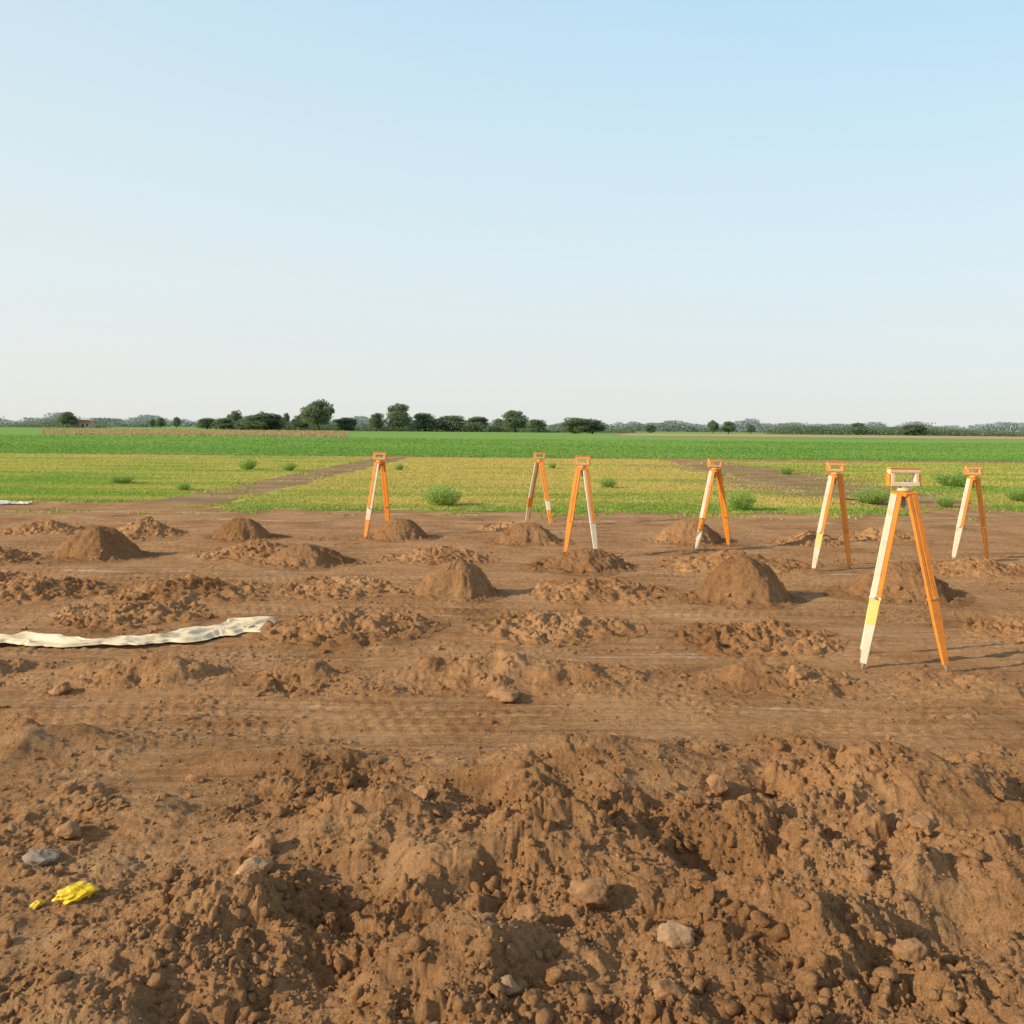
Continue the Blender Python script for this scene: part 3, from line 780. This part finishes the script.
def ribbon(name, path, widths, mat, seed, lift=0.03, fold=0.07, nl=420, nw=60, wob=0.0):
    pts = np.array(path, float)
    seg = np.r_[0, np.cumsum(np.linalg.norm(np.diff(pts, axis=0), axis=1))]
    t = np.linspace(0, seg[-1], nl)
    cx = np.interp(t, seg, pts[:, 0]); cyy = np.interp(t, seg, pts[:, 1])
    k = np.ones(25) / 25
    cx = np.convolve(np.pad(cx, 12, mode='edge'), k, 'valid'); cyy = np.convolve(np.pad(cyy, 12, mode='edge'), k, 'valid')
    cyy = cyy + wob * perlin(t * 1.8, t * 0 + 2, seed + 11)
    wd = np.interp(t, seg, widths)
    wd = wd * (1 + 0.65 * perlin(t * 2.2, t * 0, seed) + 0.3 * perlin(t * 7, t * 0, seed + 8))
    dx = np.gradient(cx); dy = np.gradient(cyy); ln = np.hypot(dx, dy) + 1e-9
    nx_, ny_ = -dy / ln, dx / ln
    s = np.linspace(-0.5, 0.5, nw)
    T, S = np.meshgrid(t, s, indexing='ij')
    jag = 1 + 0.45 * perlin(T * 3, np.sign(S) * 3 + T * 0, seed + 1) + 0.15 * perlin(T * 13, np.sign(S) * 3 + T * 0, seed + 21)
    PX = cx[:, None] + nx_[:, None] * S * wd[:, None] * jag + 0.02 * perlin(T * 6, S * 5, seed + 22)
    PY = cyy[:, None] + ny_[:, None] * S * wd[:, None] * jag
    # long folds following the strip, merging and parting
    ph = S * 16 + 3.0 * perlin(T * 0.9, S * 0.7, seed + 2) + 1.0 * perlin(T * 2.5, S * 2, seed + 3)
    f1 = (0.5 + 0.5 * np.cos(ph)) ** 2.2
    amp = 0.5 + 0.9 * perlin(T * 1.3, S * 1.2, seed + 4)
    f2 = np.clip(1 - np.abs(perlin(T * 2.4 + S * 1.5, S * 3, seed + 5)) * 4, 0, 1)
    env = np.clip((0.5 - np.abs(S)) * 4, 0.0, 1)
    gz = ground_height(PX.ravel(), PY.ravel(), False).reshape(PX.shape)
    zz = gz + 0.016 + lift * (0.3 + 0.7 * env) + fold * env * (f1 * np.clip(amp, 0.15, 1.2) + 0.35 * f2)
    zz = np.maximum(zz, gz + 0.012)
    VV = np.stack([PX.ravel(), PY.ravel(), zz.ravel()], 1)
    c = VV.mean(0); c[2] = 0
    id2 = np.arange(nl * nw).reshape(nl, nw)
    FF = np.stack([id2[:-1, :-1].ravel(), id2[:-1, 1:].ravel(), id2[1:, 1:].ravel(), id2[1:, :-1].ravel()], axis=1)
    o = bpy.data.objects.new(name, fast_mesh(name, VV - c, FF, mat))
    o.location = c
    return link(o)

tp = ribbon("plastic_sheet", [(-6.2, 8.3), (-5.3, 8.2), (-4.7, 8.12), (-3.85, 8.02), (-3.3, 8.25), (-2.95, 8.52), (-2.6, 8.80), (-2.36, 8.92)],
            [0.36, 0.34, 0.32, 0.30, 0.36, 0.52, 0.50, 0.12], TARP, 605, 0.008, 0.055, wob=0.10)
top(tp, "long crumpled strip of cream plastic sheet on soil", "plastic sheet")
tp = ribbon("plastic_sheet", [(-13.4, 22.2), (-12.7, 22.0), (-11.9, 22.1)], [0.6, 0.8, 0.2], TARP2, 611, 0.02, 0.06, 90, 30)
top(tp, "white plastic scrap lying at the field edge", "plastic sheet")

def crumpled_bag(name, x, y, size, seed, label):
    v, f = ico(5)
    out = v.copy()
    for i, p in enumerate(v):
        q = Vector(p) * 1.0 + Vector((seed, 0, 0))
        d = (1 - abs(mnoise.noise(q)) * 2.2) * 0.30 + (1 - abs(mnoise.noise(q * 2.2)) * 2.2) * 0.14
        out[i] = p * (0.70 + d)
    out = out * np.array(size)
    o = bpy.data.objects.new(name, fast_mesh(name, out, f, BAG))
    o.location = (x, y, gh_around(x, y, 0.04) + size[2] * 0.5)
    o.rotation_euler = (0.05, -0.12, 0.35)
    link(o); top(o, label, "plastic bag")
crumpled_bag("plastic_bag", -1.81, 3.72, (0.085, 0.055, 0.034), 3.3, "crumpled bright yellow plastic bag lying on soil")
crumpled_bag("plastic_scrap", -1.95, 3.68, (0.028, 0.02, 0.014), 8.1, "tiny yellow plastic scrap lying on soil")

# ------------------------------------------------------------------ foliage
def leaf_cloud(seed, nblob, nleaf, leaf, low=0.0, c0=(0.020, 0.045, 0.012), c1=(0.075, 0.13, 0.030)):
    r = np.random.default_rng(seed)
    Vs, Cs = [], []
    for b in range(nblob):
        th = r.random() * 2 * math.pi
        zc = low + (1 - low) * (0.15 + 0.72 * r.random())
        prof = math.sin(math.pi * min(max((zc - low) / (1 - low) * 0.85 + 0.12, 0), 1)) ** 0.6
        rad = 0.36 * prof * math.sqrt(r.random())
        c = np.array([math.cos(th) * rad, math.sin(th) * rad, zc])
        br = (0.09 + 0.09 * r.random())
        tone = r.random()
        n = int(nleaf * (br / 0.13) ** 2)
        d = r.normal(size=(n, 3)); d /= np.linalg.norm(d, axis=1)[:, None]
        p = c + d * br * (0.55 + 0.6 * r.random((n, 1))) * np.array([1.15, 1.15, 0.85])
        a = r.normal(size=(n, 3)); a /= np.linalg.norm(a, axis=1)[:, None]
        bb = np.cross(a, r.normal(size=(n, 3))); bb /= np.linalg.norm(bb, axis=1)[:, None]
        s = leaf * (0.6 + 0.8 * r.random((n, 1)))
        q = np.stack([p - a * s, p + bb * s * 0.55, p + a * s, p - bb * s * 0.55], 1)
        Vs.append(q.reshape(-1, 3))
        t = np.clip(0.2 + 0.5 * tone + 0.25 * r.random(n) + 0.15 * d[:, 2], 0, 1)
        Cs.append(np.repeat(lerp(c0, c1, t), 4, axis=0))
    VV = np.concatenate(Vs); CC = np.concatenate(Cs)
    VV[:, 2] = np.clip(VV[:, 2], 0.0, 1.1)
    return VV, np.arange(len(VV)).reshape(-1, 4), CC

def trunk_mesh(seed, name):
    r = random.Random(seed)
    Vv, Fv, Mi = [], [], []
    p = Vector((0, 0, -0.02)); rad = 0.040
    for k in range(4):
        q = p + Vector((r.uniform(-.02, .02), r.uniform(-.02, .02), 0.14))
        cyl(Vv, Fv, Mi, p, q, rad, rad * 0.82, 0, 8); p = q; rad *= 0.82
        if k >= 1:
            for _ in range(2):
                th = r.random() * 6.28
                e1 = p + Vector((math.cos(th) * 0.16, math.sin(th) * 0.16, 0.12)); e2 = e1 + Vector((math.cos(th) * 0.12, math.sin(th) * 0.12, 0.12))
                cyl(Vv, Fv, Mi, p, e1, rad * 0.6, rad * 0.4, 0, 6); cyl(Vv, Fv, Mi, e1, e2, rad * 0.4, rad * 0.15, 0, 6)
    me = bpy.data.meshes.new(name)
    me.from_pydata([tuple(v) for v in Vv], [], Fv); me.materials.append(BARK)
    return me

crowns, trunks = [], []
for s in range(5):
    V1, F1, C1 = leaf_cloud(700 + s, 44, 140, 0.030, low=0.14 if s < 3 else 0.0, c0=(0.14, 0.19, 0.135), c1=(0.27, 0.34, 0.20))  # leaf colours paled so distance haze is painted into the crowns
    crowns.append(fast_mesh("crown", V1, F1, LEAF, False, {"tint": C1}))
    trunks.append(trunk_mesh(800 + s, "trunk"))

def tree(x, y, w, h, k, label, rz=0.0, group="trees along the far edge of the fields", name="tree"):
    e = bpy.data.objects.new(name, None); e.location = (x, y, 0); e.scale = (w, w, h); e.rotation_euler = (0, 0, rz)
    link(e); top(e, label, "tree", group)
    t = bpy.data.objects.new("trunk", trunks[k]); link(t); t.parent = e
    c = bpy.data.objects.new("crown", crowns[k]); link(c); c.parent = e

LR = "rounded dark green tree at the far edge of fields"
BU = "wide low bushy green tree at the edge of fields"
SM = "small slender green tree far across the fields"
TREES = [(-82.5, 377, 16, 13.6, 0, "broad spreading dark green tree taller than its neighbours"), (-51, 400, 13, 12.2, 1, LR),
         (-251, 500, 12, 9, 2, LR), (-106, 380, 20, 7.5, 3, BU), (-141, 450, 8, 10, 0, SM), (1.5, 400, 13, 10, 2, LR),
         (-40, 410, 15, 8.6, 4, BU), (-28, 415, 17, 7.6, 3, BU), (-17, 412, 14, 7.2, 4, BU), (24, 340, 13, 6.2, 3, BU), (31, 342, 13, 5.8, 4, BU),
         (12, 420, 12, 6.2, 4, BU), (102, 450, 6.5, 7, 0, SM), (111, 455, 8, 6.2, 1, SM), (124, 460, 5, 5, 2, SM), (-61, 400, 8, 8, 1, SM),
         (-132, 470, 4, 10, 0, SM), (-120, 470, 5, 9, 2, SM), (-73, 390, 13, 6, 3, BU), (-218, 550, 6, 6.5, 1, SM), (-227, 560, 5, 6, 0, SM), (-208, 550, 6, 7, 2, SM),
         (-165, 480, 12, 6, 3, BU), (-150, 480, 14, 6, 4, BU), (-94, 395, 9, 7, 1, SM), (150, 470, 5, 4.5, 2, SM), (75, 480, 7, 4.5, 3, BU), (-6, 430, 9, 6, 1, SM),
         (-130, 400, 14, 5.5, 4, BU), (-118, 395, 12, 5, 3, BU), (172, 440, 9, 6, 1, SM), (195, 430, 14, 5.5, 3, BU)]
for i, (x, yv, w, h, k, lab) in enumerate(TREES):
    tree(x, yv, w, h, k, lab, rz=i * 1.3)

def treeline(name, x0, x1, y0, hmin, hmax, n, leaf, seed, c0, c1, slope=0.0, gap=-9):
    r = np.random.default_rng(seed)
    xv = x0 + (x1 - x0) * r.random(n)
    yv = y0 + slope * (xv - x0) + r.normal(0, 12, n)
    nn = fbm(xv * 0.018, xv * 0, seed, 4, 0.6)
    top_h = hmin + (hmax - hmin) * np.clip(0.45 + 0.9 * nn, 0.02, 1.3)
    keep = perlin(xv * 0.008, xv * 0 + 4, seed + 9) > gap
    zv = top_h * (1 - r.random(n) ** 1.6)
    xv, yv, zv = xv[keep], yv[keep], zv[keep]; n = len(xv)
    p = np.stack([xv, yv, zv], 1)
    a = r.normal(size=(n, 3)); a /= np.linalg.norm(a, axis=1)[:, None]
    bb = np.cross(a, r.normal(size=(n, 3))); bb /= np.linalg.norm(bb, axis=1)[:, None]
    s = leaf * (0.5 + r.random((n, 1)))
    q = np.stack([p - a * s, p + bb * s * 0.6, p + a * s, p - bb * s * 0.6], 1).reshape(-1, 3)
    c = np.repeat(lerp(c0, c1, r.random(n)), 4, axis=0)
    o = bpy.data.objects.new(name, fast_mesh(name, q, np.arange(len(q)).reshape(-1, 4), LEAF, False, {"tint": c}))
    o["kind"] = "stuff"
    link(o)
treeline("distant_woodland", -900, 900, 1150, 4, 14, 80000, 1.3, 901, (0.42, 0.48, 0.50), (0.44, 0.50, 0.52))  # blue-grey leaf tint has aerial haze painted in
treeline("distant_woodland", -560, 560, 760, 2, 9, 70000, 0.8, 905, (0.29, 0.35, 0.33), (0.32, 0.38, 0.35), gap=-0.15)  # haze painted into the leaf tint, weaker on this nearer band
treeline("hedge", 135, 330, 460, 1.5, 5.5, 34000, 0.4, 911, (0.18, 0.23, 0.16), (0.22, 0.28, 0.18), slope=-0.15)  # hedge leaf tints faded, painting in some distance haze
treeline("hedge", -135, -10, 425, 1.5, 6.0, 30000, 0.4, 915, (0.17, 0.22, 0.15), (0.22, 0.28, 0.17))
treeline("hedge", -10, 60, 440, 1.0, 4.0, 12000, 0.4, 919, (0.18, 0.23, 0.16), (0.23, 0.29, 0.18))
treeline("hedge", -330, -130, 520, 1.0, 5.0, 24000, 0.45, 917, (0.21, 0.26, 0.20), (0.25, 0.31, 0.22), gap=-0.1)

def house(x, y, w, d, h, lab):
    e = bpy.data.objects.new("farmhouse", None); e.location = (x, y, 0); link(e); top(e, lab, "house")
    wallm = stone_material("plaster", (0.55, 0.50, 0.43)); roofm = stone_material("roof_tiles", (0.40, 0.20, 0.13)); dk = stone_material("dark_opening", (0.05, 0.05, 0.05))
    a, b = w / 2, d / 2
    mesh_obj("wall", [(-a, -b, 0), (a, -b, 0), (a, b, 0), (-a, b, 0), (-a, -b, h), (a, -b, h), (a, b, h), (-a, b, h), (-a, 0, h + 1.5), (a, 0, h + 1.5)],
             [(0, 1, 5, 4), (1, 2, 6, 9, 5), (2, 3, 7, 6), (3, 0, 4, 8, 7)], (wallm,), False, parent=e)
    mesh_obj("roof", [(-a - .4, -b - .5, h - .15), (a + .4, -b - .5, h - .15), (a + .4, 0, h + 1.75), (-a - .4, 0, h + 1.75), (-a - .4, b + .5, h - .15), (a + .4, b + .5, h - .15)],
             [(0, 1, 2, 3), (3, 2, 5, 4)], (roofm,), False, parent=e)
    for wx in (-a * 0.55, a * 0.55):
        mesh_obj("window", [(wx - .5, -b - .02, 1), (wx + .5, -b - .02, 1), (wx + .5, -b - .02, 2.1), (wx - .5, -b - .02, 2.1)], [(0, 1, 2, 3)], (dk,), False, parent=e)
    mesh_obj("door", [(-.5, -b - .02, 0), (.5, -b - .02, 0), (.5, -b - .02, 2.1), (-.5, -b - .02, 2.1)], [(0, 1, 2, 3)], (dk,), False, parent=e)
house(-243, 505, 9, 6, 2.8, "low plastered farmhouse with reddish roof among trees")

# weed shrubs: upright feathery stems with narrow leaves
def weed_mesh(seed):
    r = np.random.default_rng(seed)
    Vs, Cs = [], []
    for k in range(120):
        th = r.random() * 2 * math.pi; lean = 0.5 * math.sqrt(r.random()); hh = (1.05 - 0.9 * lean) * (0.55 + 0.5 * r.random())
        base = np.array([math.cos(th) * lean * 0.35, math.sin(th) * lean * 0.35, -0.02])
        tip = np.array([math.cos(th) * lean, math.sin(th) * lean, hh])
        n = 26
        tt = r.random(n) ** 0.7
        p = base + (tip - base) * tt[:, None] + r.normal(0, 0.02, (n, 3))
        d = (tip - base) / np.linalg.norm(tip - base) + r.normal(0, 0.55, (n, 3)); d /= np.linalg.norm(d, axis=1)[:, None]
        s = np.cross(d, r.normal(size=(n, 3))); s /= np.linalg.norm(s, axis=1)[:, None]
        L0 = 0.06 * (0.6 + 0.8 * r.random((n, 1)))
        q = np.stack([p, p + d * L0 * 0.5 + s * L0 * 0.22, p + d * L0, p + d * L0 * 0.5 - s * L0 * 0.22], 1)
        Vs.append(q.reshape(-1, 3))
        Cs.append(np.repeat(lerp((0.22, 0.36, 0.07), (0.42, 0.56, 0.17), np.clip(0.3 * r.random() + 0.7 * tt, 0, 1)), 4, axis=0))
    V1 = np.concatenate(Vs); C1 = np.concatenate(Cs)
    return fast_mesh("shrub", V1, np.arange(len(V1)).reshape(-1, 4), GRASS, False, {"tint": C1})
SHRUBS = [(-1.77, 22.6, 1.15, .58), (-11.9, 40, 1.0, .62), (-13.2, 30, .95, .36), (5.7, 22.0, .85, .55), (9.9, 24.4, 1.25, .48), (16, 32, 1.7, .65),
          (3.25, 30, .7, .4), (-9.9, 39.4, .8, .45), (11.5, 23.5, .6, .35), (14.6, 25.5, .9, .45), (-5.2, 41, .5, .35), (8.4, 36, .5, .35), (-10.0, 27, .5, .3), (2.0, 44, .5, .35), (12.4, 40, .7, .45)]
shrub_meshes = [weed_mesh(950 + s) for s in range(3)]
for i, (x, yv, w, h) in enumerate(SHRUBS):
    o = bpy.data.objects.new("shrub", shrub_meshes[i % 3]); o.location = (x, yv, gh(x, yv)); o.scale = (w, w, h * 1.1); o.rotation_euler = (0, 0, i * 2.1)
    link(o); top(o, "low leafy green weed shrub growing in the field", "shrub", "weed shrubs in the fields")

# ------------------------------------------------------------------ light, sky, camera
SUN_EL = math.radians(24.5)
sx_, sy_ = -0.94, -0.34
L_ = math.hypot(sx_, sy_)
dirv = Vector((sx_ / L_ * math.cos(SUN_EL), sy_ / L_ * math.cos(SUN_EL), math.sin(SUN_EL)))
az = math.atan2(sx_, sy_)
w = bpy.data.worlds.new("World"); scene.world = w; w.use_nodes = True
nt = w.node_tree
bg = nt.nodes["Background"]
sky = nt.nodes.new("ShaderNodeTexSky"); sky.sky_type = 'NISHITA'; sky.sun_disc = False
sky.sun_elevation = SUN_EL; sky.sun_rotation = az % (2 * math.pi)
sky.air_density = 1.0; sky.dust_density = 1.0; sky.ozone_density = 1.5
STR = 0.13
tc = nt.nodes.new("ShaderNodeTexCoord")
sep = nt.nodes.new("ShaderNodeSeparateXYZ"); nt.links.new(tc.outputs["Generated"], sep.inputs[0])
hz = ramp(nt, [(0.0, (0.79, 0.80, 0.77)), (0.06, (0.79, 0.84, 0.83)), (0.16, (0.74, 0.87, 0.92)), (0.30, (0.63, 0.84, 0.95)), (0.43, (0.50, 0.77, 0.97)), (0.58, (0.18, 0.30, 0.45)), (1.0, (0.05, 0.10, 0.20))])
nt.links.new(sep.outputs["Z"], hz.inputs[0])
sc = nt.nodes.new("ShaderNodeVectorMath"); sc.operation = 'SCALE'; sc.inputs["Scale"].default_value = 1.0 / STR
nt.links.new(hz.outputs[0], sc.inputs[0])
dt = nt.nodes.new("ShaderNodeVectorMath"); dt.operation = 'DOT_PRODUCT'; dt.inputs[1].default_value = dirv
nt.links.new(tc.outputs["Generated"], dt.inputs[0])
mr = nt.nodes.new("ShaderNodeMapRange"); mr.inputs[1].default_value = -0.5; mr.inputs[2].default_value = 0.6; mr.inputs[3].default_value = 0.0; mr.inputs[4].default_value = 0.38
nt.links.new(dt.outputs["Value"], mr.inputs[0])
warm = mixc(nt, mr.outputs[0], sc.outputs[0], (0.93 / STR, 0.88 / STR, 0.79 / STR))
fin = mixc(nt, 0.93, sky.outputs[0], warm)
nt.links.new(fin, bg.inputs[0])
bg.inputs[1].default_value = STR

sd = bpy.data.lights.new("sun", 'SUN'); sd.energy = 5.0; sd.angle = math.radians(0.6); sd.color = (1.0, 0.84, 0.60)
so = bpy.data.objects.new("sun", sd); link(so)
so.rotation_euler = dirv.to_track_quat('Z', 'Y').to_euler(); so.location = (-10, -5, 12)

cam = bpy.data.cameras.new("camera"); co = bpy.data.objects.new("camera", cam); link(co)
co.location = (0, 0, 2.0)
cam.sensor_width = 36; cam.lens = 887 / 1024 * 36
cam.shift_y = -84 / 1024
cam.clip_end = 8000; cam.clip_start = 0.05
co.rotation_euler = (Matrix.Rotation(math.radians(90), 4, 'X') @ Matrix.Rotation(math.radians(0.5), 4, 'Z')).to_euler()
scene.camera = co
scene.view_settings.view_transform = 'Standard'; scene.view_settings.look = 'None'; scene.view_settings.exposure = 0
